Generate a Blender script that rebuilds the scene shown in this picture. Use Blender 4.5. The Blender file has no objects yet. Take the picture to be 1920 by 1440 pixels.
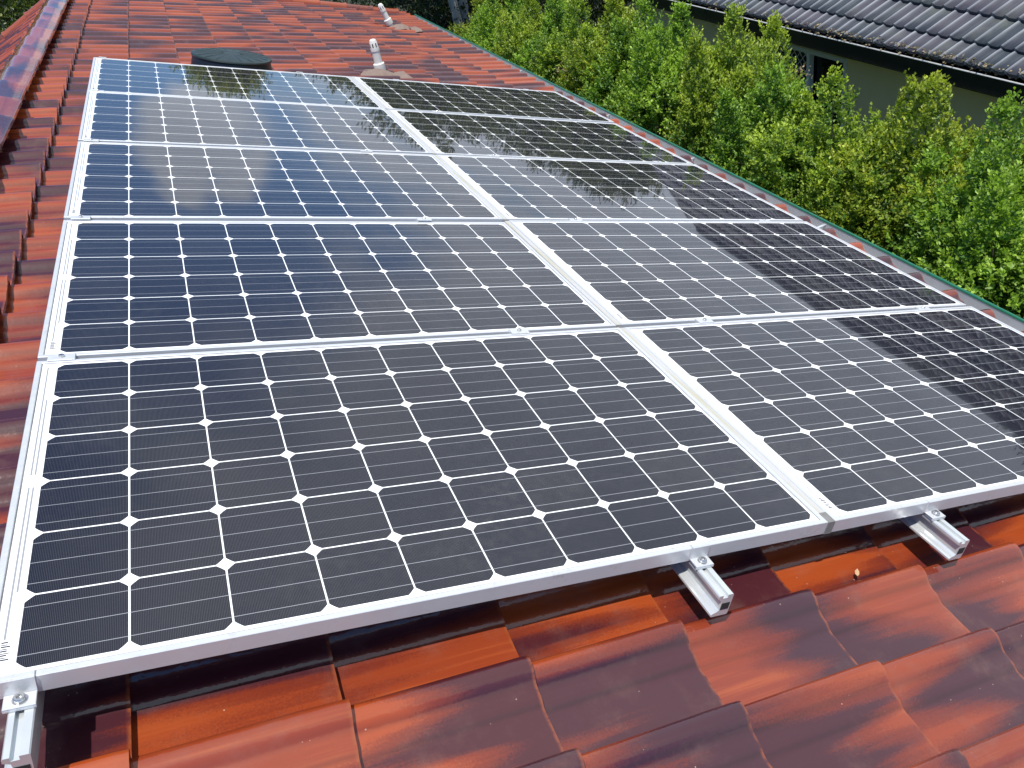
import bpy, math, random
import numpy as np
from mathutils import Matrix, Vector

random.seed(7)
rng = np.random.default_rng(11)
scene = bpy.context.scene
COL = scene.collection
PITCH = math.radians(21.0)
CA, SA = math.cos(PITCH), math.sin(PITCH)

# ------------------------------------------------------------------ camera
def W(u, v, w):
    """roof plane coordinates (u down the slope, v along the eave, w out of the roof) to world"""
    return Vector((u * CA + w * SA, v, -u * SA + w * CA))

cam_data = bpy.data.cameras.new("camera")
cam = bpy.data.objects.new("camera", cam_data)
COL.objects.link(cam)
cam_data.sensor_width = 36.0
cam_data.lens = 36.0 * 1480.8 / 1920.0
cam_data.clip_start = 0.02
cam_data.clip_end = 600.0
right = Vector((0.90449, -0.37718, -0.19909))
down = Vector((-0.38109, -0.50514, -0.77434))
fwd = Vector((0.19150, 0.77625, -0.60063))
cpos = W(0.25353, -0.99140, 1.06137)
cam.matrix_world = Matrix(((right.x, -down.x, -fwd.x, cpos.x),
                           (right.y, -down.y, -fwd.y, cpos.y),
                           (right.z, -down.z, -fwd.z, cpos.z),
                           (0, 0, 0, 1))).normalized()
scene.camera = cam

# ------------------------------------------------------------------ light
SUN = Vector((-0.08, -0.24, 0.97)).normalized()
sun_data = bpy.data.lights.new("sun", 'SUN')
sun_data.energy = 4.3
sun_data.angle = math.radians(0.53)
sun_data.color = (1.0, 0.955, 0.89)
sun = bpy.data.objects.new("sun", sun_data)
COL.objects.link(sun)
sun.rotation_euler = SUN.to_track_quat('Z', 'Y').to_euler()

world = bpy.data.worlds.new("World")
scene.world = world
world.use_nodes = True
nt = world.node_tree
nt.nodes.clear()
def wn(t, **k):
    n = nt.nodes.new(t)
    for a, b in k.items():
        setattr(n, a, b)
    return n
w_out = wn('ShaderNodeOutputWorld')
w_bg = wn('ShaderNodeBackground')
w_bg.inputs['Strength'].default_value = 0.118
w_sky = wn('ShaderNodeTexSky', sky_type='NISHITA', sun_disc=False)
w_sky.sun_elevation = math.asin(SUN.z)
w_sky.sun_rotation = math.atan2(SUN.x, SUN.y)
w_sky.air_density = 1.0
w_sky.dust_density = 0.25
w_sky.ozone_density = 2.5
w_tc = wn('ShaderNodeTexCoord')
w_sep = wn('ShaderNodeSeparateXYZ')
nt.links.new(w_tc.outputs['Generated'], w_sep.inputs[0])
def wmath(op, a, b=None, clamp=False):
    n = wn('ShaderNodeMath', operation=op, use_clamp=clamp)
    for i, x in enumerate((a, b)):
        if x is None:
            continue
        if isinstance(x, (int, float)):
            n.inputs[i].default_value = x
        else:
            nt.links.new(x, n.inputs[i])
    return n.outputs[0]
zz = wmath('ADD', wmath('MAXIMUM', w_sep.outputs['Z'], 0.0), 0.16)
cx = wmath('DIVIDE', w_sep.outputs['X'], zz)
cy = wmath('DIVIDE', w_sep.outputs['Y'], zz)
w_comb = wn('ShaderNodeCombineXYZ')
nt.links.new(cx, w_comb.inputs[0]); nt.links.new(cy, w_comb.inputs[1])
w_comb.inputs[2].default_value = 4.3
w_noise = wn('ShaderNodeTexNoise')
w_noise.inputs['Scale'].default_value = 0.55
w_noise.inputs['Detail'].default_value = 7.0
w_noise.inputs['Roughness'].default_value = 0.55
nt.links.new(w_comb.outputs[0], w_noise.inputs['Vector'])
# more cloud overhead than near the horizon
cov = wmath('MULTIPLY_ADD', w_sep.outputs['Z'], 0.24)
cov.node.inputs[2].default_value = -0.20
cov = wmath('ADD', cov, wmath('MULTIPLY', wmath('MINIMUM', wmath('ADD', w_sep.outputs['Y'], 0.15), 0.0), 0.5))
cov2 = wmath('MULTIPLY', w_sep.outputs['X'], 0.55)
cov = wmath('ADD', cov, cov2)
# one cumulus bank low over the far end of the roof
az0, el0 = math.radians(8.0), math.radians(12.8)
w_dot = wn('ShaderNodeVectorMath', operation='DOT_PRODUCT')
nt.links.new(w_tc.outputs['Generated'], w_dot.inputs[0])
w_dot.inputs[1].default_value = (math.sin(az0) * math.cos(el0), math.cos(az0) * math.cos(el0), math.sin(el0))
w_bank = wn('ShaderNodeMapRange', interpolation_type='SMOOTHSTEP')
w_bank.inputs['From Min'].default_value = math.cos(math.radians(5.6))
w_bank.inputs['From Max'].default_value = math.cos(math.radians(1.2))
w_bank.inputs['To Max'].default_value = 0.30
nt.links.new(w_dot.outputs['Value'], w_bank.inputs['Value'])
w_bn = wn('ShaderNodeTexNoise')
w_bn.inputs['Scale'].default_value = 17.0
w_bn.inputs['Detail'].default_value = 4.0
nt.links.new(w_tc.outputs['Generated'], w_bn.inputs['Vector'])
bank = wmath('MULTIPLY', w_bank.outputs['Result'], wmath('MULTIPLY', w_bn.outputs['Fac'], 1.7))
cov = wmath('ADD', cov, bank)
cmask = wn('ShaderNodeMapRange', interpolation_type='SMOOTHSTEP')
cmask.inputs['From Min'].default_value = 0.42
cmask.inputs['From Max'].default_value = 0.58
nt.links.new(wmath('ADD', w_noise.outputs['Fac'], cov), cmask.inputs['Value'])
w_n2 = wn('ShaderNodeTexNoise')
w_n2.inputs['Scale'].default_value = 1.7
w_n2.inputs['Detail'].default_value = 5.0
nt.links.new(w_comb.outputs[0], w_n2.inputs['Vector'])
w_cr = wn('ShaderNodeMix', data_type='RGBA')
w_cr.inputs['A'].default_value = (4.0, 4.55, 5.5, 1)
w_cr.inputs['B'].default_value = (7.4, 8.1, 9.2, 1)
nt.links.new(w_n2.outputs['Fac'], w_cr.inputs['Factor'])
w_mix = wn('ShaderNodeMix', data_type='RGBA')
nt.links.new(cmask.outputs['Result'], w_mix.inputs['Factor'])
w_tint = wn('ShaderNodeMix', data_type='RGBA', blend_type='MULTIPLY')
w_tint.inputs['Factor'].default_value = 1.0
w_tint.inputs['B'].default_value = (0.70, 0.91, 1.15, 1)
nt.links.new(w_sky.outputs['Color'], w_tint.inputs['A'])
nt.links.new(w_tint.outputs['Result'], w_mix.inputs['A'])
nt.links.new(w_cr.outputs['Result'], w_mix.inputs['B'])
nt.links.new(w_mix.outputs['Result'], w_bg.inputs['Color'])
nt.links.new(w_bg.outputs[0], w_out.inputs[0])

scene.view_settings.view_transform = 'Standard'
scene.view_settings.look = 'None'
scene.view_settings.exposure = 0.3
scene.view_settings.gamma = 1.0

# ------------------------------------------------------------------ node helpers
class NT:
    def __init__(self, name):
        self.mat = bpy.data.materials.new(name)
        self.mat.use_nodes = True
        self.t = self.mat.node_tree
        self.bsdf = self.t.nodes['Principled BSDF']
    def n(self, t, **k):
        x = self.t.nodes.new(t)
        for a, b in k.items():
            setattr(x, a, b)
        return x
    def set(self, sock, val):
        if hasattr(val, 'is_output') or isinstance(val, bpy.types.NodeSocket):
            self.t.links.new(val, sock)
        elif isinstance(val, (tuple, list)) and len(val) == 3 and sock.type == 'RGBA':
            sock.default_value = (*val, 1)
        else:
            sock.default_value = val
    def p(self, **k):
        for a, b in k.items():
            self.set(self.bsdf.inputs[a.replace('_', ' ')], b)
    def m(self, op, a, b=None, c=None, clamp=False):
        x = self.n('ShaderNodeMath', operation=op, use_clamp=clamp)
        for i, y in enumerate((a, b, c)):
            if y is not None:
                self.set(x.inputs[i], y)
        return x.outputs[0]
    def mix(self, f, a, b, blend='MIX'):
        x = self.n('ShaderNodeMix', data_type='RGBA', blend_type=blend)
        self.set(x.inputs['Factor'], f); self.set(x.inputs['A'], a); self.set(x.inputs['B'], b)
        return x.outputs['Result']
    def ss(self, v, lo, hi, a=0.0, b=1.0):
        x = self.n('ShaderNodeMapRange', interpolation_type='SMOOTHSTEP')
        self.set(x.inputs['Value'], v)
        x.inputs['From Min'].default_value = lo; x.inputs['From Max'].default_value = hi
        x.inputs['To Min'].default_value = a; x.inputs['To Max'].default_value = b
        return x.outputs['Result']
    def noise(self, vec, scale, detail=3.0, rough=0.5):
        x = self.n('ShaderNodeTexNoise')
        if vec is not None:
            self.set(x.inputs['Vector'], vec)
        x.inputs['Scale'].default_value = scale
        x.inputs['Detail'].default_value = detail
        x.inputs['Roughness'].default_value = rough
        return x.outputs['Fac']
    def obj(self):
        return self.n('ShaderNodeTexCoord').outputs['Object']
    def sep(self, v):
        x = self.n('ShaderNodeSeparateXYZ'); self.set(x.inputs[0], v)
        return x.outputs
    def comb(self, a, b, c):
        x = self.n('ShaderNodeCombineXYZ')
        for i, y in enumerate((a, b, c)):
            self.set(x.inputs[i], y)
        return x.outputs[0]
    def attr(self, name):
        return self.n('ShaderNodeAttribute', attribute_name=name)
    def bump(self, h, strength=0.2, dist=0.01):
        x = self.n('ShaderNodeBump')
        x.inputs['Strength'].default_value = strength
        x.inputs['Distance'].default_value = dist
        self.set(x.inputs['Height'], h)
        return x.outputs[0]

def simple(name, col, rough=0.5, metal=0.0, vary=0.15, scale=20.0, bump=0.0, bscale=60.0, spec=0.5):
    k = NT(name)
    o = k.obj()
    f = k.noise(o, scale, 4.0)
    lo = tuple(c * (1 - vary) for c in col); hi = tuple(min(1, c * (1 + vary)) for c in col)
    k.p(Base_Color=k.mix(f, lo, hi), Roughness=rough, Metallic=metal)
    k.bsdf.inputs['Specular IOR Level'].default_value = spec
    if bump:
        k.p(Normal=k.bump(k.noise(o, bscale, 4.0), bump, 0.01))
    return k.mat

# ------------------------------------------------------------------ materials
def terracotta():
    k = NT("glazed_terracotta")
    tint = k.attr("tint")
    r, g, b = [k.sep(tint.outputs['Vector'])[i] for i in range(3)]
    uv = k.n('ShaderNodeUVMap', uv_map="tile_uv").outputs[0]
    s, t, _ = k.sep(uv)[0], k.sep(uv)[1], None
    # soft flame-like dark glaze: a wide gradient across each tile plus slow noise drawn out along it
    ang = k.m('MULTIPLY', r, 6.2832)
    gs = k.m('MULTIPLY', k.m('SUBTRACT', s, 0.5), k.m('COSINE', ang))
    gt = k.m('MULTIPLY', k.m('SUBTRACT', t, 0.55), k.m('SINE', ang))
    v1 = k.comb(k.m('MULTIPLY_ADD', s, 1.7, k.m('MULTIPLY', r, 37.0)),
                k.m('MULTIPLY_ADD', t, 0.34, k.m('MULTIPLY', g, 53.0)), k.m('MULTIPLY', b, 29.0))
    n1 = k.noise(v1, 1.5, 1.5, 0.4)
    v2 = k.comb(k.m('MULTIPLY_ADD', s, 11.0, k.m('MULTIPLY', g, 91.0)),
                k.m('MULTIPLY_ADD', t, 0.55, k.m('MULTIPLY', r, 71.0)), 0.0)
    n2 = k.noise(v2, 1.0, 4.0, 0.62)
    sc = k.m('ADD', k.m('ADD', n1, k.m('MULTIPLY', k.m('SUBTRACT', n2, 0.5), 0.26)),
             k.m('ADD', k.m('MULTIPLY', k.m('ADD', gs, gt), 0.42), k.m('MULTIPLY', k.m('SUBTRACT', b, 0.5), 0.42)))
    pos0 = k.n('ShaderNodeNewGeometry').outputs['Position']
    sc = k.m('ADD', sc, k.m('MULTIPLY', k.m('SUBTRACT', k.noise(pos0, 240.0, 3.0, 0.7), 0.5), 0.16))
    mask = k.ss(sc, 0.36, 0.63)
    org = k.mix(g, (0.33, 0.057, 0.011), (0.21, 0.033, 0.012))
    org = k.mix(k.ss(n2, 0.45, 0.75, 0.0, 0.8), org, (0.36, 0.078, 0.020))
    drk = k.mix(g, (0.062, 0.011, 0.014), (0.043, 0.012, 0.020))
    base = k.mix(mask, org, drk)
    mid = k.m('MULTIPLY', k.ss(mask, 0.05, 0.4), k.ss(mask, 0.95, 0.5))
    base = k.mix(k.m('MULTIPLY', mid, 0.5), base, (0.155, 0.020, 0.008))
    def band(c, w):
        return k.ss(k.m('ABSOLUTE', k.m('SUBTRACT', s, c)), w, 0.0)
    lines = k.m('MAXIMUM', k.m('MAXIMUM', band(0.235, 0.055), k.m('MULTIPLY', band(0.455, 0.04), 0.9)), k.m('MULTIPLY', band(0.97, 0.07), 1.0))  # grime bands that also paint flank, groove and joint shade into the colour
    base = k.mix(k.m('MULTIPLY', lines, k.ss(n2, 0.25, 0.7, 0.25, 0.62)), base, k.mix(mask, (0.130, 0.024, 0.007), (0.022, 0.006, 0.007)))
    rim = k.m('MAXIMUM', k.ss(t, 0.978, 0.997), k.ss(s, 0.022, 0.006))  # worn glaze edges, their lit rim painted in as lighter orange
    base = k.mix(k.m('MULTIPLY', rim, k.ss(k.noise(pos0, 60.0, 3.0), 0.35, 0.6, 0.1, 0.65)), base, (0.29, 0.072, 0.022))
    o = k.n('ShaderNodeNewGeometry').outputs['Position']
    # lichen specks and grit
    vor = k.n('ShaderNodeTexVoronoi'); k.set(vor.inputs['Vector'], o); vor.inputs['Scale'].default_value = 85.0
    pick = k.m('MULTIPLY', k.ss(k.sep(vor.outputs['Color'])[0], 0.72, 0.74), k.ss(k.noise(o, 7.0, 3.0), 0.47, 0.60))
    speck = k.m('MULTIPLY', k.m('LESS_THAN', k.m('ADD', vor.outputs['Distance'], k.m('MULTIPLY', k.noise(o, 400.0, 2.0), 0.12)), k.m('MULTIPLY', k.sep(vor.outputs['Color'])[1], 0.20)), pick)
    base = k.mix(k.m('MULTIPLY', speck, 0.6), base, (0.50, 0.36, 0.27))
    grime = k.noise(o, 9.0, 5.0, 0.65)
    base = k.mix(k.ss(grime, 0.5, 0.8, 0.0, 0.22), base, (0.22, 0.13, 0.10))
    fine = k.noise(o, 260.0, 3.0, 0.6)
    base = k.mix(k.m('MULTIPLY', fine, 0.25), base, k.mix(0.5, base, (0.05, 0.012, 0.01)))
    k.p(Base_Color=base, Roughness=k.m('ADD', k.ss(grime, 0.35, 0.75, 0.40, 0.55), k.m('MULTIPLY', fine, 0.08)))
    k.bsdf.inputs['Specular IOR Level'].default_value = 0.12
    k.bsdf.inputs['Coat Weight'].default_value = 1.0
    k.bsdf.inputs['Coat IOR'].default_value = 1.55
    k.set(k.bsdf.inputs['Coat Roughness'], k.ss(grime, 0.35, 0.8, 0.05, 0.16))
    hb = k.m('ADD', k.noise(o, 22.0, 3.0), k.m('MULTIPLY', k.noise(o, 90.0, 2.0), 0.25))
    k.p(Normal=k.bump(hb, 0.16, 0.006))
    k.t.links.new(k.bsdf.inputs['Normal'].links[0].from_socket, k.bsdf.inputs['Coat Normal'])
    return k.mat

def pv_glass():
    k = NT("photovoltaic_laminate")
    x, y, _ = k.sep(k.obj())
    P = 0.1585
    def local(c):
        q = k.m('DIVIDE', c, P)
        idx = k.m('FLOOR', q)
        return idx, k.m('MULTIPLY', k.m('SUBTRACT', k.m('SUBTRACT', q, idx), 0.5), P)
    ix, lx = local(x)
    iy, ly = local(y)
    ax, ay = k.m('ABSOLUTE', lx), k.m('ABSOLUTE', ly)
    insq = k.m('LESS_THAN', k.m('MAXIMUM', ax, ay), 0.07765)
    rad = k.m('SQRT', k.m('ADD', k.m('MULTIPLY', lx, lx), k.m('MULTIPLY', ly, ly)))
    incirc = k.m('LESS_THAN', rad, 0.1000)
    inx = k.m('MULTIPLY', k.m('GREATER_THAN', x, 0.0), k.m('LESS_THAN', x, 10 * P))
    iny = k.m('MULTIPLY', k.m('GREATER_THAN', y, 0.0), k.m('LESS_THAN', y, 6 * P))
    grid = k.m('MULTIPLY', inx, iny)
    cell = k.m('MULTIPLY', k.m('MULTIPLY', insq, incirc), grid)
    # three busbars along the long side of every cell
    b1 = k.m('LESS_THAN', k.m('ABSOLUTE', k.m('SUBTRACT', ay, 0.052)), 0.00052)
    b0 = k.m('LESS_THAN', ay, 0.00052)
    inbx = k.m('MULTIPLY', k.m('GREATER_THAN', x, -0.012), k.m('LESS_THAN', x, 10 * P + 0.006))
    bus = k.m('MULTIPLY', k.m('MULTIPLY', k.m('MAXIMUM', b0, b1), inbx), iny)
    # fine fingers across the busbars
    fq = k.m('FRACT', k.m('DIVIDE', x, 0.0026))
    fing = k.m('MULTIPLY', k.m('LESS_THAN', fq, 0.13), cell)
    wn_ = k.n('ShaderNodeTexWhiteNoise', noise_dimensions='3D')
    oi = k.n('ShaderNodeObjectInfo')
    k.set(wn_.inputs['Vector'], k.comb(ix, iy, k.m('MULTIPLY', oi.outputs['Random'], 90.0)))
    cr = wn_.outputs['Value']
    cc = k.mix(cr, (0.004, 0.005, 0.012), (0.012, 0.0115, 0.016))
    cc = k.mix(k.m('MULTIPLY', fing, 0.55), cc, (0.16, 0.16, 0.17))
    sheet = (0.86, 0.87, 0.86)
    dirt = k.noise(k.obj(), 7.0, 5.0, 0.6)
    sheetc = k.mix(k.ss(dirt, 0.5, 0.85, 0.0, 0.25), sheet, (0.70, 0.68, 0.58))
    # collector ribbons in the left margin
    def strip(c, hw, lo, hi):
        q = k.m('LESS_THAN', k.m('ABSOLUTE', k.m('SUBTRACT', x, c)), hw)
        return k.m('MULTIPLY', q, k.m('MULTIPLY', k.m('GREATER_THAN', y, lo), k.m('LESS_THAN', y, hi)))
    rib = k.m('MAXIMUM', strip(-0.011, 0.0017, 0.17, 0.46), strip(-0.0185, 0.0017, 0.02, 0.46))
    rib = k.m('MAXIMUM', rib, k.m('MAXIMUM', strip(-0.011, 0.0017, 0.50, 0.79), strip(-0.0185, 0.0017, 0.50, 0.94)))
    sheetc = k.mix(rib, sheetc, (0.28, 0.29, 0.30))
    # grey sealant line where the glass meets the frame
    ex = k.m('MINIMUM', k.m('SUBTRACT', x, -0.0329), k.m('SUBTRACT', 1.5929, x))
    ey = k.m('MINIMUM', k.m('SUBTRACT', y, -0.0084), k.m('SUBTRACT', 0.9594, y))
    seal = k.m('LESS_THAN', k.m('MINIMUM', ex, ey), 0.0022)
    sheetc = k.mix(seal, sheetc, k.mix(k.ss(dirt, 0.4, 0.7), (0.16, 0.16, 0.155), (0.34, 0.33, 0.29)))
    base = k.mix(cell, sheetc, cc)
    base = k.mix(k.m('MULTIPLY', bus, k.m('MULTIPLY_ADD', cell, -0.05, 1.0)), base, (0.36, 0.37, 0.39))
    # thin dust and dried water marks on the glass
    o = k.n('ShaderNodeNewGeometry').outputs['Position']
    d1 = k.noise(o, 2.2, 6.0, 0.62)
    d2 = k.noise(o, 45.0, 4.0, 0.6)
    dust = k.m('MULTIPLY', k.ss(d1, 0.42, 0.8), k.ss(d2, 0.35, 0.75))
    base = k.mix(k.m('MULTIPLY', dust, 0.06), base, (0.45, 0.42, 0.36))
    k.p(Base_Color=base, Roughness=k.ss(d2, 0.3, 0.8, 0.012, 0.035), IOR=1.5)
    k.p(Normal=k.bump(k.noise(o, 2.6, 2.0), 0.05, 0.006))
    return k.mat

def leaf_mat(name, trans=0.35):
    k = NT(name)
    at = k.attr("leaf")
    k.p(Base_Color=at.outputs['Color'], Roughness=0.42)
    k.bsdf.inputs['Specular IOR Level'].default_value = 0.4
    tr = k.n('ShaderNodeBsdfTranslucent')
    k.t.links.new(k.mix(1.0, at.outputs['Color'], (1.5, 1.6, 0.6), 'MULTIPLY'), tr.inputs['Color'])
    mx = k.n('ShaderNodeMixShader')
    mx.inputs[0].default_value = trans
    out = k.t.nodes['Material Output']
    k.t.links.new(k.bsdf.outputs[0], mx.inputs[1]); k.t.links.new(tr.outputs[0], mx.inputs[2])
    k.t.links.new(mx.outputs[0], out.inputs['Surface'])
    return k.mat

def neighbour_tile():
    k = NT("weathered_grey_concrete_tile")
    o = k.obj()
    tint = k.attr("tint")
    r, g, b = [k.sep(tint.outputs['Vector'])[i] for i in range(3)]
    base = k.mix(g, (0.026, 0.038, 0.048), (0.064, 0.060, 0.076))
    st = k.noise(k.comb(k.m('MULTIPLY', k.sep(o)[0], 2.0), k.m('MULTIPLY', k.sep(o)[1], 26.0), 0.0), 1.0, 4.0, 0.6)
    base = k.mix(k.ss(st, 0.45, 0.8, 0.0, 0.55), base, (0.095, 0.105, 0.12))
    base = k.mix(k.m('MULTIPLY', k.m('POWER', r, 3.0), k.ss(st, 0.30, 0.62, 0.45, 0.95)), base, (0.36, 0.38, 0.40))  # rib crests worn paler, with their highlight painted into the colour
    base = k.mix(k.ss(k.noise(o, 3.0, 5.0), 0.5, 0.8, 0.0, 0.4), base, (0.15, 0.16, 0.12))
    k.p(Base_Color=base, Roughness=0.68)
    k.bsdf.inputs['Specular IOR Level'].default_value = 0.3
    k.p(Normal=k.bump(k.noise(o, 120.0, 4.0), 0.3, 0.004))
    return k.mat

def strip_mat():
    k = NT("stained_aluminium_strip")
    o = k.obj()
    x, y, z = k.sep(o)
    n = k.noise(k.comb(k.m('MULTIPLY', x, 40.0), k.m('MULTIPLY', y, 3.0), 0.0), 1.0, 5.0, 0.6)
    base = k.mix(k.ss(n, 0.42, 0.7, 0.0, 0.8), (0.46, 0.46, 0.45), (0.40, 0.37, 0.24))
    base = k.mix(k.ss(k.noise(o, 30.0, 5.0), 0.6, 0.8, 0.0, 0.5), base, (0.35, 0.33, 0.28))
    k.p(Base_Color=base, Roughness=0.45)
    return k.mat

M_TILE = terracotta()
M_PV = pv_glass()
def frame_alu():
    k = NT("anodised_frame_aluminium")
    o = k.n('ShaderNodeNewGeometry').outputs['Position']
    n1 = k.noise(o, 14.0, 5.0, 0.65); n2 = k.noise(o, 70.0, 4.0, 0.6)
    base = k.mix(n1, (0.60, 0.615, 0.63), (0.66, 0.675, 0.685))
    base = k.mix(k.m('MULTIPLY', k.ss(n1, 0.50, 0.72), k.ss(n2, 0.45, 0.65, 0.0, 0.55)), base, (0.36, 0.34, 0.29))
    k.p(Base_Color=base, Metallic=0.4, Roughness=k.ss(n2, 0.3, 0.7, 0.34, 0.5))
    return k.mat
M_ALU = frame_alu()
M_RAIL = simple("mill_finish_rail_aluminium", (0.62, 0.65, 0.65), 0.32, 0.45, 0.10, 25.0)
M_BOLT = simple("stainless_bolt_steel", (0.55, 0.55, 0.54), 0.25, 0.9, 0.15, 80.0)
M_STRIP = strip_mat()
M_DIRTYEND = simple("grimy_end_metal", (0.20, 0.195, 0.185), 0.6, 0.1, 0.5, 60.0)
M_MORTAR = simple("brown_bedding_mortar", (0.17, 0.085, 0.065), 0.9, 0.0, 0.35, 40.0, 0.6, 60.0)
M_ZINC = simple("weathered_gutter_zinc", (0.46, 0.465, 0.47), 0.55, 0.1, 0.25, 6.0)
M_GREEN = simple("dark_green_gutter_paint", (0.015, 0.13, 0.075), 0.3, 0.0, 0.25, 30.0)
M_CREAM = simple("cream_painted_wall", (0.50, 0.48, 0.38), 0.8, 0.0, 0.06, 4.0, 0.1, 150.0)
M_NWALL = simple("olive_beige_rendered_wall", (0.90, 0.74, 0.40), 0.85, 0.0, 0.05, 3.0, 0.12, 160.0)
M_BLACK = simple("black_fascia_paint", (0.012, 0.012, 0.014), 0.35, 0.0, 0.3, 10.0)
M_NLIP = simple("bare_gutter_edge_metal", (0.68, 0.67, 0.64), 0.4, 0.3, 0.2, 20.0)
M_NTILE = neighbour_tile()
M_PVC = simple("aged_white_pvc", (0.74, 0.725, 0.66), 0.35, 0.0, 0.10, 25.0)
M_DARKHOLE = simple("dark_vent_slot", (0.02, 0.02, 0.02), 0.8)
M_LEAD = simple("grey_brown_flashing_mortar", (0.20, 0.145, 0.115), 0.85, 0.0, 0.3, 18.0, 0.6, 40.0)
M_VENT = simple("dark_green_vent_plastic", (0.012, 0.024, 0.020), 0.42, 0.0, 0.35, 14.0)
M_VENTSIDE = simple("black_vent_skirt", (0.008, 0.010, 0.014), 0.35, 0.0, 0.3, 14.0)
M_LEAF = leaf_mat("hedge_leaf", 0.34)
M_TLEAF = leaf_mat("tree_leaf", 0.30)
M_BARK = simple("grey_brown_bark", (0.085, 0.068, 0.052), 0.9, 0.0, 0.4, 14.0, 0.8, 25.0)
M_PALE = simple("pale_mottled_bark", (0.36, 0.33, 0.28), 0.85, 0.0, 0.35, 7.0, 0.5, 20.0)
M_FENCE = simple("reddish_brown_fence_timber", (0.13, 0.055, 0.040), 0.8, 0.0, 0.35, 6.0, 0.3, 30.0)
M_GRASS = simple("dark_garden_soil_and_grass", (0.022, 0.026, 0.012), 0.95, 0.0, 0.5, 3.0, 0.5, 20.0)
M_WHITEFRAME = simple("white_window_frame", (0.82, 0.82, 0.80), 0.4, 0.0, 0.08, 10.0)
M_PANE = simple("dark_window_glass", (0.008, 0.010, 0.012), 0.05, 0.0, 0.2, 3.0)
M_BROWN = simple("brown_downpipe_paint", (0.055, 0.040, 0.030), 0.5, 0.0, 0.2, 10.0)
M_DRY = simple("dry_leaf_brown", (0.46, 0.30, 0.16), 0.8, 0.0, 0.3, 40.0)
M_LITTER = simple("bleached_leaf_litter", (0.36, 0.29, 0.19), 0.85, 0.0, 0.5, 30.0)
M_CLIP = simple("white_plastic_offcut", (0.75, 0.74, 0.72), 0.4)

# ------------------------------------------------------------------ mesh helpers
class MB:
    """collects shapes into one mesh"""
    def __init__(self):
        self.v = []; self.f = []; self.mi = []
    def add(self, verts, faces, mi=0):
        o = len(self.v)
        self.v.extend([tuple(x) for x in verts])
        for f in faces:
            self.f.append([i + o for i in f]); self.mi.append(mi)
    def box(self, x0, x1, y0, y1, z0, z1, mi=0, ch=0.0):
        if ch <= 0:
            vs = [(x, y, z) for z in (z0, z1) for y in (y0, y1) for x in (x0, x1)]
            self.add(vs, [(0, 2, 3, 1), (4, 5, 7, 6), (0, 1, 5, 4), (2, 6, 7, 3), (0, 4, 6, 2), (1, 3, 7, 5)], mi)
        else:
            loops = []
            for z, i in ((z0, ch), (z0 + ch, 0), (z1 - ch, 0), (z1, ch)):
                loops.append([(x0 + i, y0 + i, z), (x1 - i, y0 + i, z), (x1 - i, y1 - i, z), (x0 + i, y1 - i, z)])
            self.loft(loops, True, True, mi)
    def loft(self, loops, cap0=False, cap1=False, mi=0, closed=True):
        n = len(loops[0]); vs = [p for l in loops for p in l]; fs = []
        for a in range(len(loops) - 1):
            for i in range(n if closed else n - 1):
                j = (i + 1) % n
                fs.append((a * n + i, a * n + j, (a + 1) * n + j, (a + 1) * n + i))
        if cap0: fs.append(tuple(reversed(range(n))))
        if cap1: fs.append(tuple(range((len(loops) - 1) * n, len(loops) * n)))
        self.add(vs, fs, mi)
    def tube(self, pts, radii, seg=10, mi=0, caps=True):
        loops = []
        pts = [Vector(p) for p in pts]
        for i, p in enumerate(pts):
            d = (pts[min(i + 1, len(pts) - 1)] - pts[max(i - 1, 0)]).normalized()
            ref = Vector((1, 0, 0)) if abs(d.x) < 0.9 else Vector((0, 1, 0))
            a = d.cross(ref).normalized(); b = d.cross(a)
            r = radii[i] if isinstance(radii, (list, tuple)) else radii
            loops.append([p + (a * math.cos(t) + b * math.sin(t)) * r for t in [2 * math.pi * q / seg for q in range(seg)]])
        self.loft(loops, caps, caps, mi)
    def lathe(self, prof, seg=32, mi=0, sx=1.0, sy=1.0):
        loops = [[(r * sx * math.cos(2 * math.pi * i / seg), r * sy * math.sin(2 * math.pi * i / seg), z) for i in range(seg)] for r, z in prof]
        self.loft(loops, True, True, mi)
    def build(self, name, mats, parent=None, smooth=False, loc=None, rot=None):
        me = bpy.data.meshes.new(name)
        me.from_pydata(self.v, [], self.f)
        if not isinstance(mats, (list, tuple)):
            mats = [mats]
        for m in mats:
            me.materials.append(m)
        if len(mats) > 1:
            me.polygons.foreach_set('material_index', self.mi)
        if smooth:
            me.polygons.foreach_set('use_smooth', [True] * len(me.polygons))
            if smooth != 'all':
                me.set_sharp_from_angle(angle=math.radians(38))
        me.update()
        return link(name, me, parent, loc, rot)

def link(name, me, parent=None, loc=None, rot=None):
    o = bpy.data.objects.new(name, me)
    COL.objects.link(o)
    if parent: o.parent = parent
    if loc is not None: o.location = loc
    if rot is not None: o.rotation_euler = rot
    return o

def thing(name, label, cat, loc=(0, 0, 0), rot=(0, 0, 0), group=None):
    o = bpy.data.objects.new(name, None)
    COL.objects.link(o)
    o.empty_display_size = 0.1
    o.location = loc; o.rotation_euler = rot
    o['label'] = label; o['category'] = cat
    if group: o['group'] = group
    return o

def tag(o, label, cat, group=None, kind=None):
    o['label'] = label; o['category'] = cat
    if group: o['group'] = group
    if kind: o['kind'] = kind
    return o

def copy_tree(src, label, loc=None, rot=None):
    r = src.copy(); COL.objects.link(r)
    r['label'] = label
    if loc is not None: r.location = loc
    if rot is not None: r.rotation_euler = rot
    for ch in list(src.children):
        c = ch.copy(); COL.objects.link(c); c.parent = r
        for g in list(ch.children):
            d = g.copy(); COL.objects.link(d); d.parent = c
    return r

ROOF_ROT = (0.0, PITCH, 0.0)

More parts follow.
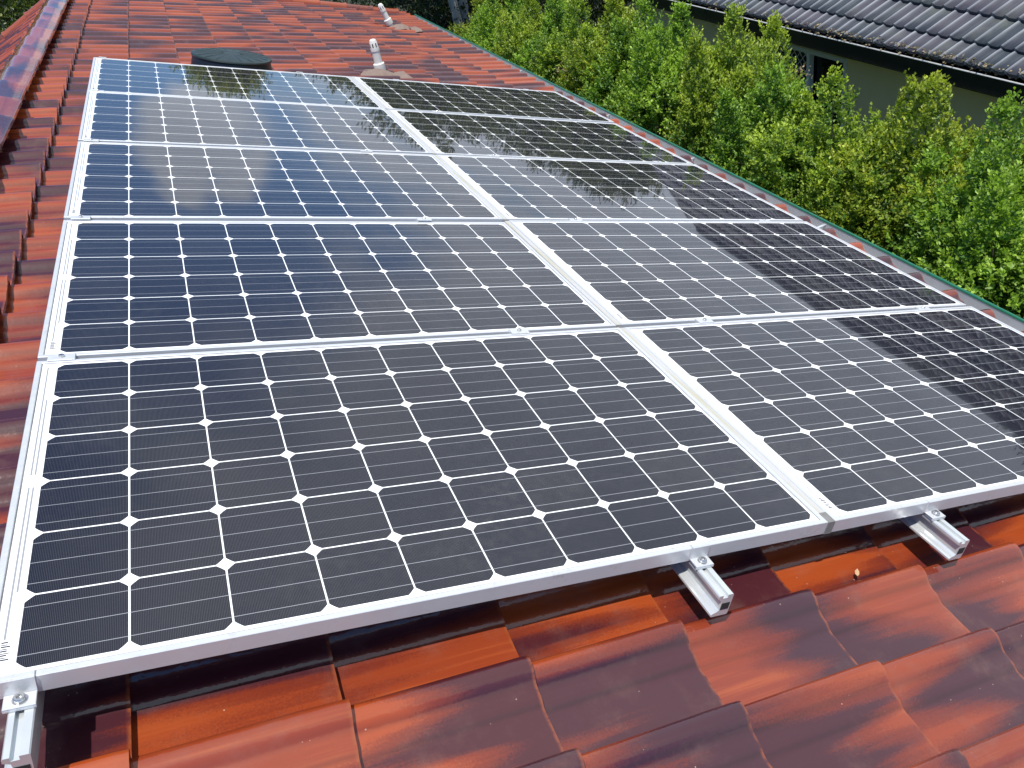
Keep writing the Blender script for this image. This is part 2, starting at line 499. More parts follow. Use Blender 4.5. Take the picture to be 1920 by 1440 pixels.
# ------------------------------------------------------------------ setting
g = MB(); g.add([(-220, -220, -4.4), (220, -220, -4.4), (220, 260, -4.4), (-220, 260, -4.4)], [(0, 1, 2, 3)])
ground = g.build('ground', M_GRASS); ground['kind'] = 'structure'; ground['label'] = 'dark garden ground between the two houses'

# ------------------------------------------------------------------ terracotta roof
S_PROF = [(0.0, 0.012), (0.0005, 0.034), (0.003, 0.0410), (0.008, 0.0455), (0.015, 0.0472), (0.024, 0.0462), (0.033, 0.0425),
          (0.041, 0.0365), (0.048, 0.0300), (0.055, 0.0245), (0.063, 0.0207), (0.071, 0.0188), (0.079, 0.0175), (0.086, 0.0148), (0.092, 0.0105), (0.098, 0.0070),
          (0.106, 0.0056), (0.125, 0.0048), (0.150, 0.0024), (0.178, 0.0012), (0.195, 0.0), (0.214, -0.002)]
TW = 0.2055; GAUGE = 0.345; W0 = -0.187; LIFT = 0.028; THK = 0.021

def tile_mesh(name, courses, v_hi, v_lo, mat, umin=None):
    nS = len(S_PROF)
    V = []; F = []; UV = []; TI = []; SM = []
    for (ue, extra) in courses:
        length = GAUGE + 0.05
        us = [0.0, 0.5, 0.94, 1.0]
        j = 0
        while True:
            v0 = v_hi - TW * j
            if v0 < v_lo: break
            j += 1
            tr = (rng.random(), rng.random(), rng.random())
            dw = rng.normal(0, 0.0012); du = rng.normal(0, 0.0025); dl = rng.normal(0, 0.0015); sk = rng.normal(0, 0.002)
            o = len(V)
            for q, uf in enumerate(us):
                u = ue + du - length * (1 - uf)
                if umin is not None: u = max(u, umin)
                lift = (LIFT + extra + dl) * uf - (0.0022 if q == 3 else 0)
                for s, h in S_PROF:
                    V.append((u + sk * s / TW, v0 - s, W0 + lift + h + dw)); UV.append((s / TW, uf)); TI.append(tr)
            for q in range(3):
                for i in range(nS - 1):
                    a = o + q * nS + i
                    F.append((a, a + 1, a + nS + 1, a + nS)); SM.append(i > 0)
            # thick lower edge, own vertices so that it stays crisp
            o2 = len(V)
            for row in range(3):
                for s, h in S_PROF:
                    u = ue + du - (0.03 if row == 2 else 0.0)
                    V.append((u + sk * s / TW, v0 - s, W0 + LIFT + extra + dl + h + dw - (0.0022 if row == 0 else THK)))
                    UV.append((s / TW, 1.0)); TI.append(tr)
            for row in range(2):
                for i in range(nS - 1):
                    a = o2 + row * nS + i
                    F.append((a, a + 1, a + nS + 1, a + nS)); SM.append(False)
    me = bpy.data.meshes.new(name)
    me.from_pydata(V, [], F)
    me.materials.append(mat)
    uvl = me.uv_layers.new(name="tile_uv")
    li = np.empty(len(me.loops), dtype=np.int32); me.loops.foreach_get('vertex_index', li)
    uvl.data.foreach_set('uv', np.array(UV, dtype=np.float32)[li].ravel())
    at = me.attributes.new("tint", 'FLOAT_VECTOR', 'POINT')
    at.data.foreach_set('vector', np.array(TI, dtype=np.float32).ravel())
    me.polygons.foreach_set('use_smooth', SM)
    me.update()
    return me

V_END = 10.75
house = thing('house', 'house under a glazed red and plum terracotta tile roof that carries the solar panels', 'house', (0, 0, 0))
j_hi = -0.092 + TW * 53
courses = [(0.145 + GAUGE * k + (0.06 if k == 10 else 0.0), 0.016 if k == -1 else (0.014 if k == 10 else 0.0)) for k in range(-1, 11)]
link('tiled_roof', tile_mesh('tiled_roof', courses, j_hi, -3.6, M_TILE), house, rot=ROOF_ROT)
# the other slope beyond the ridge
AP = W(-0.4917, 0, 0.0)
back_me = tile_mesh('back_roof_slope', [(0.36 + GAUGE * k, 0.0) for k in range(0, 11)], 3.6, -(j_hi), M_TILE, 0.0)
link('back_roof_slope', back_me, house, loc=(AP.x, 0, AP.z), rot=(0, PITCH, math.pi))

def tinted(o, uvscale=(1, 1), axis=1):
    """per-piece glaze variation for caps built one by one"""
    me = o.data
    tr = (rng.random(), rng.random(), rng.uniform(0.25, 0.85))
    at = me.attributes.new("tint", 'FLOAT_VECTOR', 'POINT')
    at.data.foreach_set('vector', np.tile(np.array(tr, dtype=np.float32), len(me.vertices)))
    uvl = me.uv_layers.new(name="tile_uv")
    co = np.empty(len(me.vertices) * 3, dtype=np.float32); me.vertices.foreach_get('co', co); co = co.reshape(-1, 3)
    li = np.empty(len(me.loops), dtype=np.int32); me.loops.foreach_get('vertex_index', li)
    uv = np.stack([co[:, 1 - axis] * 4.0, co[:, axis] * 2.5], 1)
    uvl.data.foreach_set('uv', uv[li].astype(np.float32).ravel())
    return o

# ridge caps, one piece each
CAPG = 0.385
half = [(-0.128, -0.072), (-0.118, -0.060), (-0.06, -0.029), (-0.016, -0.006), (0.0, -0.002), (0.016, -0.006), (0.055, -0.025), (0.099, -0.047), (0.108, -0.060)]
apex = W(-0.478, 0, -0.034)
n_caps = int((V_END + 3.4) / CAPG)
for i in range(n_caps):
    b = MB()
    y0 = -3.4 + CAPG * i
    loops = []
    for yy, sc, dz in ((-0.035, 0.965, -0.008), (0.28, 1.0, 0.0), (0.33, 1.03, 0.004), (CAPG - 0.004, 1.045, 0.005)):
        top = [(x * sc, yy, z * sc + dz) for x, z in half]
        bot = [(x * sc * 0.97, yy, z * sc + dz - 0.014) for x, z in reversed(half)]
        loops.append(top + bot)
    b.loft(loops, True, True)
    o = b.build('ridge_cap', M_TILE, house, True, loc=(apex.x + rng.normal(0, .002), y0, apex.z + rng.normal(0, .0015)), rot=(0, 0.02, rng.normal(0, .006)))
    tinted(o)
# bedding mortar below the caps on our side
b = MB()
vs = []; n = 240
for i in range(n + 1):
    v = -3.4 + (V_END + 3.3) * i / n
    e = rng.normal(0, 0.004)
    vs += [(-0.396 + e, v, -0.086), (-0.390 + e + rng.normal(0, .003), v, -0.125), (-0.382 + rng.normal(0, .004), v, -0.185)]
fs = []
for i in range(n):
    for q in range(2):
        a = i * 3 + q
        fs.append((a, a + 1, a + 4, a + 3))
b.add(vs, fs)
b.build('bedding_mortar', M_MORTAR, house, 'all', rot=ROOF_ROT)

# verge caps along the far gable edge, both slopes
def verge(slope_loc, slope_rot, u0, u1, vpos, sgn):
    n = int((u1 - u0) / 0.36)
    for i in range(n):
        b = MB()
        ua = u0 + 0.36 * i
        prof = [(-0.085, -0.150), (-0.080, -0.118), (-0.055, -0.094), (0.0, -0.086), (0.055, -0.094), (0.08, -0.12), (0.085, -0.27)]
        loops = []
        for uu, sc in ((0.0, 0.0), (0.33, 0.004), (0.375, 0.016)):
            top = [(ua + uu, vpos + sgn * y, z + sc) for y, z in prof]
            bot = [(ua + uu, vpos + sgn * y * .86, z + sc - 0.012) for y, z in reversed(prof)]
            loops.append(top + bot)
        b.loft(loops, True, True)
        tinted(b.build('verge_cap', M_TILE, house, True, loc=slope_loc, rot=slope_rot), axis=0)
verge((0, 0, 0), ROOF_ROT, -0.44, 3.6, V_END + 0.04, 1)
verge((AP.x, 0, AP.z), (0, PITCH, math.pi), 0.05, 4.0, -(V_END + 0.04), -1)

# walls, fascia, soffit
EX = W(3.55, 0, -0.2)
b = MB()
b.box(-5.2, 2.75, -3.2, V_END - 0.1, -4.4, -1.72)
gx0, gz0 = AP.x, AP.z - 0.25
b.add([(-5.2, V_END - 0.1, -1.72), (2.75, V_END - 0.1, -1.72), (gx0, V_END - 0.1, gz0), (-5.2, V_END - 0.3, -1.72), (2.75, V_END - 0.3, -1.72), (gx0, V_END - 0.3, gz0)],
      [(0, 1, 2), (5, 4, 3), (0, 2, 5, 3), (1, 4, 5, 2)])
b.build('wall', M_CREAM, house)
b = MB(); b.box(3.315, 3.345, -3.4, V_END, -1.74, -1.500)
b.build('fascia', M_GREEN, house)
b = MB(); b.box(2.75, 3.3145, -3.4, V_END, -1.74, -1.72)
b.build('soffit', M_CREAM, house)
# gutter
b = MB()
gp = [(3.348, -1.502), (3.348, -1.575), (3.358, -1.585), (3.478, -1.585), (3.489, -1.575), (3.4985, -1.487)]
gi = [(x + (0.0025 if i < 3 else -0.0025), z + 0.0025) for i, (x, z) in enumerate(gp)]
ring = gp + list(reversed(gi))
b.loft([[(x, y, z) for x, z in ring] for y in (-3.4, V_END + 0.08)], True, True)
gut = b.build('gutter', M_ZINC, house)
b = MB()
b.tube([(3.502, -3.4, -1.486), (3.502, V_END + 0.08, -1.486)], 0.0085, 10)
fp = [(3.4915, -1.592), (3.5005, -1.491)]
b.add([(fp[0][0], -3.4, fp[0][1]), (fp[1][0], -3.4, fp[1][1]), (fp[1][0], V_END + .08, fp[1][1]), (fp[0][0], V_END + .08, fp[0][1])], [(0, 1, 2, 3)])
b.build('gutter_front', M_GREEN, house, True)
for y in (-0.6, 2.35, 3.72, 5.0, 6.9, 8.8):
    b = MB(); b.box(3.352, 3.498, y - 0.008, y + 0.008, -1.500, -1.4975)
    b.build('gutter_strap', M_RAIL, gut)

# ------------------------------------------------------------------ roof rails, panels, clamps
PV_D, PV_S = 1.6695, 1.01187
RAILS = [(0.008, 'far left'), (1.25, 'inner left'), (1.95, 'inner right'), (3.01, 'far right')]
rail_prof = [(-0.020, -0.0930), (0.018, -0.0930), (0.020, -0.0905), (0.020, -0.0380), (0.018, -0.0358), (0.006, -0.0358), (0.006, -0.0440),
             (-0.006, -0.0440), (-0.006, -0.0358), (-0.014, -0.0358), (-0.016, -0.0385), (-0.016, -0.0450), (-0.006, -0.0500), (-0.005, -0.0560), (-0.005, -0.0770), (-0.010, -0.0815),
             (-0.018, -0.0840), (-0.022, -0.0870), (-0.022, -0.0915)]
labels = ['aluminium rail poking out under the near left corner of the array',
          'aluminium rail stub sticking out below the left near panel, with orange tile on both sides',
          'aluminium rail stub sticking out below the right near panel, the one farther right',
          'aluminium rail under the right column nearest the gutter, hidden below the panels']
for (u, _), lab in zip(RAILS, labels):
    r = thing('mounting_rail', lab, 'rail', W(u, -0.128, 0), ROOF_ROT, 'panel mounting rails')
    b = MB()
    L = 0.128 + 4 * PV_S + 0.9715 + 0.10
    b.loft([[(x, y, z) for x, z in rail_prof] for y in (0.0, L)], True, True)
    b.build('profile', M_RAIL, r)
    for y in (0.75, 1.9, 3.1, 4.3):
        b = MB(); b.box(0.0215, 0.0255, y, y + 0.05, -0.12, -0.05)
        b.box(-0.03, 0.0215, y, y + 0.05, -0.124, -0.120); b.build('roof_hook', M_RAIL, r)
    # dark hollow in the sawn end
    b = MB(); b.box(-0.0035, 0.0165, -0.0008, 0.0, -0.076, -0.058); b.build('end_slot', M_DARKHOLE, r)

FU0, FU1, FV0, FV1 = -0.045, 1.605, -0.0205, 0.9715
def ring_loop(i, w):
    return [(FU0 + i, FV0 + i, w), (FU1 - i, FV0 + i, w), (FU1 - i, FV1 - i, w), (FU0 + i, FV1 - i, w)]
def make_panel():
    r = thing('solar_panel', 'x', 'solar panel', (0, 0, 0), ROOF_ROT, 'solar panels of the roof array')
    b = MB()
    b.loft([ring_loop(0.022, -0.035), ring_loop(0.0, -0.035), ring_loop(0.0, -0.0012), ring_loop(0.0012, 0.0), ring_loop(0.0108, 0.0), ring_loop(0.012, -0.0012), ring_loop(0.012, -0.0032)])
    # mitred corner seams
    for (cu, cv, sx, sy) in ((FU0, FV0, 1, 1), (FU1, FV0, -1, 1), (FU1, FV1, -1, -1), (FU0, FV1, 1, -1)):
        pass
    b.build('frame', M_ALU, r)
    b = MB()
    i = 0.0121
    b.box(FU0 + i, FU1 - i, FV0 + i, FV1 - i, -0.0075, -0.0026)
    lam = b.build('cell_laminate', M_PV, r)
    b = MB()
    b.box(-0.0245, -0.0065, 0.020, 0.066, -0.0026, -0.0022)
    for q in range(9):
        y = 0.0235 + q * 0.0044
        b.box(-0.022, -0.013 if q % 3 else -0.009, y, y + (0.0016 if q % 2 else 0.0026), -0.0022, -0.0020, 1)
    b.build('barcode_sticker', [simple('white_sticker', (0.8, 0.8, 0.8), 0.3), simple('black_print', (0.03, 0.03, 0.03), 0.3)], lam)
    return r
panel0 = make_panel()
ORD = ['nearest', 'second', 'third', 'fourth', 'farthest']
plabel = {
    (0, 0): 'near left solar panel with grey cells, the largest in the photo',
    (1, 0): 'near right solar panel, cut off by the right edge of the photo',
    (0, 1): 'second solar panel from the front in the left column',
    (1, 1): 'second solar panel from the front in the right column',
    (0, 2): 'middle solar panel of the left column, mirroring blue sky',
    (1, 2): 'middle solar panel of the right column, mirroring a tree above pale sky',
    (0, 3): 'left column solar panel second from the back, mirroring a cloud',
    (1, 3): 'right column solar panel second from the back',
    (0, 4): 'farthest solar panel of the left column, just in front of the round roof vent',
    (1, 4): 'farthest solar panel of the right column, just in front of the white vent pipes'}
for c in (0, 1):
    for k in range(5):
        loc = W(c * PV_D, k * PV_S, 0)
        rot = (rng.normal(0, 0.0013), PITCH + rng.normal(0, 0.0013), 0)
        if (c, k) == (0, 0):
            panel0.location = loc; panel0.rotation_euler = ROOF_ROT; panel0['label'] = plabel[(0, 0)]
        else:
            copy_tree(panel0, plabel[(c, k)], loc, rot)

# joint strips between the two columns
b = MB(); b.box(1.6056, 1.6239, FV0 + .001, FV1 - .001, -0.034, -0.0016)
js_me = None
jl = ['beside the two nearest panels, with a grimy grey end', 'between the second panels from the front', 'between the middle panels', 'between the fourth panels from the front', 'between the two farthest panels']
for k in range(5):
    r = thing('joint_strip', 'yellow stained aluminium strip ' + jl[k], 'strip', W(0, k * PV_S, 0), ROOF_ROT, 'joint strips between the panel columns')
    if js_me is None:
        o = b.build('strip', M_STRIP, r); js_me = o.data
    else:
        link('strip', js_me, r)
    if k == 0:
        e = MB(); e.box(1.6045, 1.6247, FV0 - 0.0025, FV0 + 0.032, -0.036, 0.0014, 0, 0.001)
        e.build('end_cap', M_DIRTYEND, r)

# clamps
def hexbolt(b, cx, cy, z, r=0.0065, h=0.006, mi=0):
    b.loft([[(cx + rr * math.cos(t), cy + rr * math.sin(t), zz) for t in [math.pi / 8 * q for q in range(16)]] for rr, zz in ((r, z), (r, z + h * .8), (r * .85, z + h), (r * .5, z + h), (r * .45, z + h * .45))], True, True, mi)
mid0 = thing('mid_clamp', 'x', 'clamp', (0, 0, 0), ROOF_ROT, 'mid clamps between panel rows')
b = MB(); b.box(-0.03, 0.03, -0.0165, 0.0165, 0.0004, 0.0034, 0, 0.0008); b.box(-0.03, 0.03, -0.0085, 0.0085, -0.034, 0.0004)
b.build('plate', M_ALU, mid0)
b = MB(); hexbolt(b, 0, 0, 0.0034); b.build('bolt', M_BOLT, mid0)
rowname = ['behind the nearest panel row', 'behind the second panel row', 'behind the middle panel row', 'behind the fourth panel row']
rn = ['over the far left rail', 'over the inner rail of the left column', 'over the inner rail of the right column', 'over the rail nearest the gutter']
first = True
for k in range(4):
    for q, (u, _) in enumerate(RAILS):
        loc = W(u, (k + 1) * PV_S - 0.0305, 0)
        lab = 'mid clamp ' + rowname[k] + ' ' + rn[q]
        if first:
            mid0.location = loc; mid0['label'] = lab; first = False
        else:
            copy_tree(mid0, lab, loc)
end0 = thing('end_clamp', 'x', 'clamp', (0, 0, 0), ROOF_ROT, 'end clamps at the array edges')
b = MB()
b.box(-0.022, 0.022, 0.0, 0.010, 0.0003, 0.0033, 0, 0.0008)
b.box(-0.022, 0.022, -0.0035, -0.0002, -0.0300, 0.0033, 0, 0.0008)
b.box(-0.022, 0.022, -0.0290, -0.0035, -0.0300, -0.0265, 0, 0.0008)
b.box(-0.022, 0.022, -0.0290, -0.0262, -0.0352, -0.0300, 0, 0.0006)
b.build('bracket', M_ALU, end0)
b = MB(); hexbolt(b, 0.0, -0.016, -0.0265, 0.0085, 0.008); b.lathe([(0.0105, -0.0266), (0.0105, -0.0250)], 16); 
ob = b.build('bolt', M_BOLT, end0)
# washer ring sits at the bolt
me = ob.data
for vtx in me.vertices[-32:]:
    vtx.co.y -= 0.016
first = True
for q, (u, _) in enumerate(RAILS):
    for far in (0, 1):
        if far:
            loc = W(u, 4 * PV_S + FV1, 0); rot = None
            lab = 'end clamp at the far array edge ' + rn[q]
        else:
            loc = W(u, FV0, 0)
            lab = ['end clamp with a round bolt at the near left corner of the array', 'bolted end clamp on the rail stub of the near left panel',
                   'bolted end clamp on the rail stub of the near right panel', 'end clamp on the near right panel closest to the gutter'][q]
        if first:
            end0.location = loc; end0['label'] = lab; first = False
            continue
        r = copy_tree(end0, lab, loc)
        if far:
            r.matrix_world = Matrix.Translation(loc) @ Matrix.Rotation(PITCH, 4, 'Y') @ Matrix.Rotation(math.pi, 4, 'Z')

# ------------------------------------------------------------------ roof fittings
rv = thing('roof_vent', 'round dark green plastic roof vent with a ribbed lid behind the left panels', 'roof vent', W(0.835, 5.41, -0.141), ROOF_ROT)
b = MB()
b.lathe([(0.325, -0.01), (0.322, 0.02), (0.285, 0.035), (0.275, 0.10), (0.268, 0.135), (0.20, 0.135)], 56)
b.build('skirt', M_VENTSIDE, rv, True)
b = MB()
b.lathe([(0.262, 0.1352), (0.274, 0.137), (0.277, 0.144), (0.274, 0.152), (0.262, 0.157), (0.255, 0.1545), (0.18, 0.162), (0.09, 0.166), (0.03, 0.167)], 56)
for q in range(18):
    t = 2 * math.pi * q / 18
    c, s = math.cos(t), math.sin(t)
    pts = [(c * r_, s * r_, z_) for r_, z_ in ((0.06, 0.1668), (0.18, 0.1625), (0.252, 0.1556))]
    b.tube(pts, 0.0016, 6)
b.build('lid', M_VENT, rv, True)

def vent_pipe(base, top, label, height_scale):
    base = Vector(base); top = Vector(top)
    ax = (top - base); L = ax.length
    q = ax.to_track_quat('Z', 'Y').to_euler()
    t = thing('vent_pipe', label, 'vent pipe', base, q, 'white plastic vent pipes on the roof')
    b = MB(); b.lathe([(0.034, -0.06), (0.034, L * 0.74)], 24); b.build('pipe', M_PVC, t, True)
    b = MB(); b.lathe([(0.033, 0.012), (0.047, 0.013), (0.049, 0.02), (0.048, 0.072), (0.043, 0.076), (0.0345, 0.078)], 24); b.build('coupling', M_PVC, t, True)
    cap = MB(); cap.lathe([(0.0345, L * .66), (0.0375, L * .665), (0.0380, L * .72), (0.037, L * .76), (0.035, L * .9), (0.026, L), (0.015, L + 0.006)], 24)
    c = cap.build('cowl', M_PVC, t, True)
    s = MB()
    for k in range(8):
        a = 2 * math.pi * k / 8 + 0.3
        d = Vector((math.cos(a), math.sin(a), 0)); e = Vector((-math.sin(a), math.cos(a), 0))
        r1, r2 = 0.0370, 0.0336
        z1, z2 = L * .79, L * .91
        s.add([d * r1 - e * .005 + Vector((0, 0, z1)), d * r1 + e * .005 + Vector((0, 0, z1)), d * (r2 + .0018) + e * .0045 + Vector((0, 0, z2)), d * (r2 + .0018) - e * .0045 + Vector((0, 0, z2))], [(0, 1, 2, 3)])
    s.build('vent_slots', M_DARKHOLE, c)
    return t
def flashing(parent_loc, su, sv, name, label, uo, vo):
    t = thing(name, label, 'flashing', parent_loc, ROOF_ROT)
    b = MB(); nu, nv = 14, 9; vs = []
    for i in range(nu + 1):
        for j in range(nv + 1):
            x = -1 + 2 * i / nu; y = -1 + 2 * j / nv
            e = max(abs(x), abs(y)); 
            z = (1 - e ** 2) * 0.016 + rng.normal(0, .0025) - (0.02 if e > .98 else 0) + 0.012 * math.cos(x * 5 + 1)
            wob = 1 + rng.normal(0, .03)
            vs.append((uo + x * su * wob, vo + y * sv * wob, z))
    fs = [(i * (nv + 1) + j, (i + 1) * (nv + 1) + j, (i + 1) * (nv + 1) + j + 1, i * (nv + 1) + j + 1) for i in range(nu) for j in range(nv)]
    b.add(vs, fs)
    b.build('mortar_collar', M_LEAD, t, 'all')
    return t
pb1 = W(2.105, 6.05, -0.13)
vent_pipe(pb1, (pb1.x + 0.008, pb1.y, pb1.z + 0.265), 'white vent pipe with a slotted cap standing just behind the panels, nearest to them', 1)
flashing(W(2.13, 5.98, -0.124), 0.21, 0.14, 'pipe_flashing', 'rough brown mortar patch around the foot of the nearer vent pipe', 0, 0)
pb2 = W(3.05, 9.33, -0.13)
vent_pipe(pb2, (pb2.x - 0.055, pb2.y, pb2.z + 0.255), 'white vent pipe farther away near the gutter and far edge of the roof', 1)
flashing(W(3.21, 9.22, -0.124), 0.19, 0.13, 'pipe_flashing', 'pale grey mortar patch beside the foot of the farther vent pipe', 0, 0)

# ------------------------------------------------------------------ small things lying on the tiles
b = MB()
lp = [(x * .72, y * .8, z * .8) for x, y, z in [(-.014, -.002, .001), (-.007, -.006, .004), (.004, -.006, .0065), (.013, 0, .010), (.005, .006, .005), (-.006, .005, .002)]]
b.add(lp + [(x, y, z - .0006) for x, y, z in lp], [(0, 1, 2, 3, 4, 5), (11, 10, 9, 8, 7, 6)] + [(i, i + 6, (i + 1) % 6 + 6, (i + 1) % 6) for i in range(6)])
o = b.build('dry_leaf', M_DRY, loc=W(1.725, -0.060, -0.150), rot=(0.2, PITCH - .15, 0.9))
tag(o, 'tiny tan dry leaf lying on a plum tile between the two rail stubs', 'leaf')
b = MB()
pts = []
for q in range(12):
    t = q / 11 * 3.6
    pts.append((0.016 * math.cos(t) , 0.004 * math.sin(t * .7), 0.016 * math.sin(t) + 0.004 * q / 11))
b.tube(pts, 0.0011, 6)
o = b.build('cable_offcut', M_CLIP, loc=W(1.31, -0.035, -0.125), rot=(0.3, PITCH, 0.4), smooth=True)
tag(o, 'thin white curled wire offcut on the orange tile beside the rail stub', 'wire')

# ------------------------------------------------------------------ foliage builders
def leaf_mesh(name, pos, axis, size, width, cols, mat, fold=0.25):
    """one mesh of many small folded leaves; pos, axis (n,3), size (n), cols (n,3)"""
    n = len(pos)
    axis = axis / np.linalg.norm(axis, axis=1, keepdims=True)
    rnd = rng.normal(size=(n, 3)); rnd[:, 2] += 0.9
    side = np.cross(axis, rnd); side /= np.linalg.norm(side, axis=1, keepdims=True) + 1e-9
    nrm = np.cross(side, axis)
    L = size[:, None]; Wd = (size * width)[:, None]
    a = pos
    m1 = pos + axis * L * 0.5 + side * Wd * 0.5 + nrm * Wd * fold
    m2 = pos + axis * L * 0.5 - side * Wd * 0.5 + nrm * Wd * fold
    tip = pos + axis * L - nrm * L * 0.08
    V = np.stack([a, m1, tip, m2], 1).reshape(-1, 3)
    base = (np.arange(n) * 4)[:, None]
    F = np.concatenate([base + np.array([[0, 2, 1]]), base + np.array([[0, 3, 2]])], 1).reshape(-1, 3)
    me = bpy.data.meshes.new(name)
    me.vertices.add(len(V)); me.vertices.foreach_set('co', V.astype(np.float32).ravel())
    me.loops.add(F.size); me.loops.foreach_set('vertex_index', F.astype(np.int32).ravel())
    me.polygons.add(len(F)); me.polygons.foreach_set('loop_start', np.arange(len(F), dtype=np.int32) * 3)
    at = me.attributes.new("leaf", 'FLOAT_COLOR', 'POINT')
    cc = np.concatenate([np.repeat(cols, 4, 0), np.ones((n * 4, 1))], 1)
    at.data.foreach_set('color', cc.astype(np.float32).ravel())
    me.materials.append(mat)
    me.update(calc_edges=True)
    me.validate()
    return me

def shoots_to_leaves(base, direc, length, n_leaf, lsize, young, old, young_frac):
    """base/direc (m,3): short twigs set with pairs of leaves"""
    m = len(base)
    t = np.tile(np.linspace(0.05, 1.0, n_leaf), m)
    bi = np.repeat(np.arange(m), n_leaf)
    d = direc / np.linalg.norm(direc, axis=1, keepdims=True)
    p = base[bi] + d[bi] * (t * length[bi])[:, None] + rng.normal(0, 0.006, (m * n_leaf, 3))
    rnd = rng.normal(size=(m * n_leaf, 3))
    out = rnd - d[bi] * np.sum(rnd * d[bi], 1, keepdims=True)
    out /= np.linalg.norm(out, axis=1, keepdims=True) + 1e-9
    ax = out * (1.0 - 0.45 * t)[:, None] + d[bi] * (0.35 + 0.5 * t)[:, None]
    ax[:, 2] += 0.15
    sz = lsize * rng.uniform(0.65, 1.2, m * n_leaf) * (1.05 - 0.35 * t)
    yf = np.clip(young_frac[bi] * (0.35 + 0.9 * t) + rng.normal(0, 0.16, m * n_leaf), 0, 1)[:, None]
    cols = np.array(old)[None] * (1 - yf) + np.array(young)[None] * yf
    cols = cols * rng.uniform(0.75, 1.25, (m * n_leaf, 1))
    return p, ax, sz, cols

def make_shrub(idx, H):
    """columnar hedge shrub, local z=0 at its foot, top at H"""
    B = []; D = []; Ln = []; Y = []
    spires = []
    n_sp = 6
    for s in range(n_sp):
        a = 2 * math.pi * (s + rng.uniform(-.3, .3)) / n_sp
        rr = 0.0 if s == 0 else rng.uniform(0.16, 0.48)
        top = H * (1.0 if s == 0 else 1.0) - (0 if s == 0 else rng.uniform(0.08, 0.66))
        spires.append((rr * math.cos(a), rr * math.sin(a) * 0.95, top, rng.uniform(0.13, 0.23)))
    for (sx, sy, top, rad) in spires:
        n = 190
        z = top - rng.beta(1.15, 1.6, n) * 1.25
        k = np.clip((top - z) / 0.62, 0.0, 1.0)
        r = rad * (0.15 + 0.85 * k ** 0.7) * np.sqrt(rng.uniform(0.35, 1.0, n))
        a = rng.uniform(0, 2 * math.pi, n)
        B.append(np.stack([sx + r * np.cos(a), sy + r * np.sin(a), z - 0.09], 1))
        D.append(np.stack([np.cos(a) * 0.55 * k, np.sin(a) * 0.55 * k, np.full(n, 1.0)], 1) + rng.normal(0, .18, (n, 3)))
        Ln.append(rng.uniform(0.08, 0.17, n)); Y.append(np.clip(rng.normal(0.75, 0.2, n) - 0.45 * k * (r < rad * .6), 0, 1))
        # the leader
        B.append(np.array([[sx, sy, top - 0.20], [sx + .01, sy, top - 0.15]])); D.append(np.array([[0.03, 0, 1.0], [-0.02, .02, 1.0]])); Ln.append(np.array([0.18, 0.14])); Y.append(np.array([1.0, .9]))
    # body: many overlapping rounded clumps with shaded crevices between them
    nc = 46
    cz = rng.uniform(max(0.5, H - 2.25), H - 0.60, nc)
    ca = rng.uniform(0, 2 * math.pi, nc)
    cr = rng.uniform(0.30, 0.58, nc) * (1.0 - 0.35 * np.clip((cz - (H - 1.1)) / 0.5, 0, 1))
    cc_ = np.stack([cr * np.cos(ca), cr * np.sin(ca), cz], 1)
    crad = rng.uniform(0.16, 0.27, nc); cy_ = np.clip(rng.normal(0.5, 0.32, nc), 0, 1)
    per_ = 46
    ci = np.repeat(np.arange(nc), per_)
    n = nc * per_
    d = rng.normal(size=(n, 3)); d[:, 2] += 0.55
    d[:, 0] += 0.6 * np.cos(ca[ci]); d[:, 1] += 0.6 * np.sin(ca[ci])
    d /= np.linalg.norm(d, axis=1, keepdims=True)
    B.append(cc_[ci] + d * (crad[ci] * rng.uniform(.55, 1.0, n))[:, None])
    D.append(d * 0.8 + np.array([0, 0, 0.7]) + rng.normal(0, .25, (n, 3)))
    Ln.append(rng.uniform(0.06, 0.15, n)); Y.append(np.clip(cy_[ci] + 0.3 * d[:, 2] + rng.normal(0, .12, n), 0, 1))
    # thin inner fill, leaf colour darkened to paint in deep shade
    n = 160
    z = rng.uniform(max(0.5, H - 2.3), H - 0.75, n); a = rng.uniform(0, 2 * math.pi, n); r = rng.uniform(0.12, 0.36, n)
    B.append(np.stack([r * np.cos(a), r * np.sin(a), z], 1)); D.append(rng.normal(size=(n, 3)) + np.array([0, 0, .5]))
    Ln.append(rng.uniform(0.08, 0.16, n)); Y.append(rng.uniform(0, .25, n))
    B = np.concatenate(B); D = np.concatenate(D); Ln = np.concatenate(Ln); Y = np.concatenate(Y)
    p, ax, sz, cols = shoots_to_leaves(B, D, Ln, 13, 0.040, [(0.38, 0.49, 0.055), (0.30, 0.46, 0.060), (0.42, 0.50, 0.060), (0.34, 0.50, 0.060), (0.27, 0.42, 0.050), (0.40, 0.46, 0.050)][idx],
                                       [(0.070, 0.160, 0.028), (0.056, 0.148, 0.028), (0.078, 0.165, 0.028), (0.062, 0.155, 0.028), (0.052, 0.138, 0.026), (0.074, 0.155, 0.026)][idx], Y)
    # dried cream blossom clusters
    m = 220
    cz = rng.uniform(H - 1.7, H - .6, 4); ca = rng.uniform(0, 6.28, 4)
    ci = rng.integers(0, 4, m)
    q = np.stack([0.56 * np.cos(ca[ci]), 0.56 * np.sin(ca[ci]), cz[ci]], 1) + rng.normal(0, 0.05, (m, 3))
    p = np.concatenate([p, q]); ax = np.concatenate([ax, rng.normal(size=(m, 3))]); sz = np.concatenate([sz, rng.uniform(.012, .028, m)])
    cols = np.concatenate([cols, np.array([[0.42, 0.32, 0.19]]) * rng.uniform(.5, 1.1, (m, 1))])
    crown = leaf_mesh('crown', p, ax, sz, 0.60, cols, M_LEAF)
    b = MB()
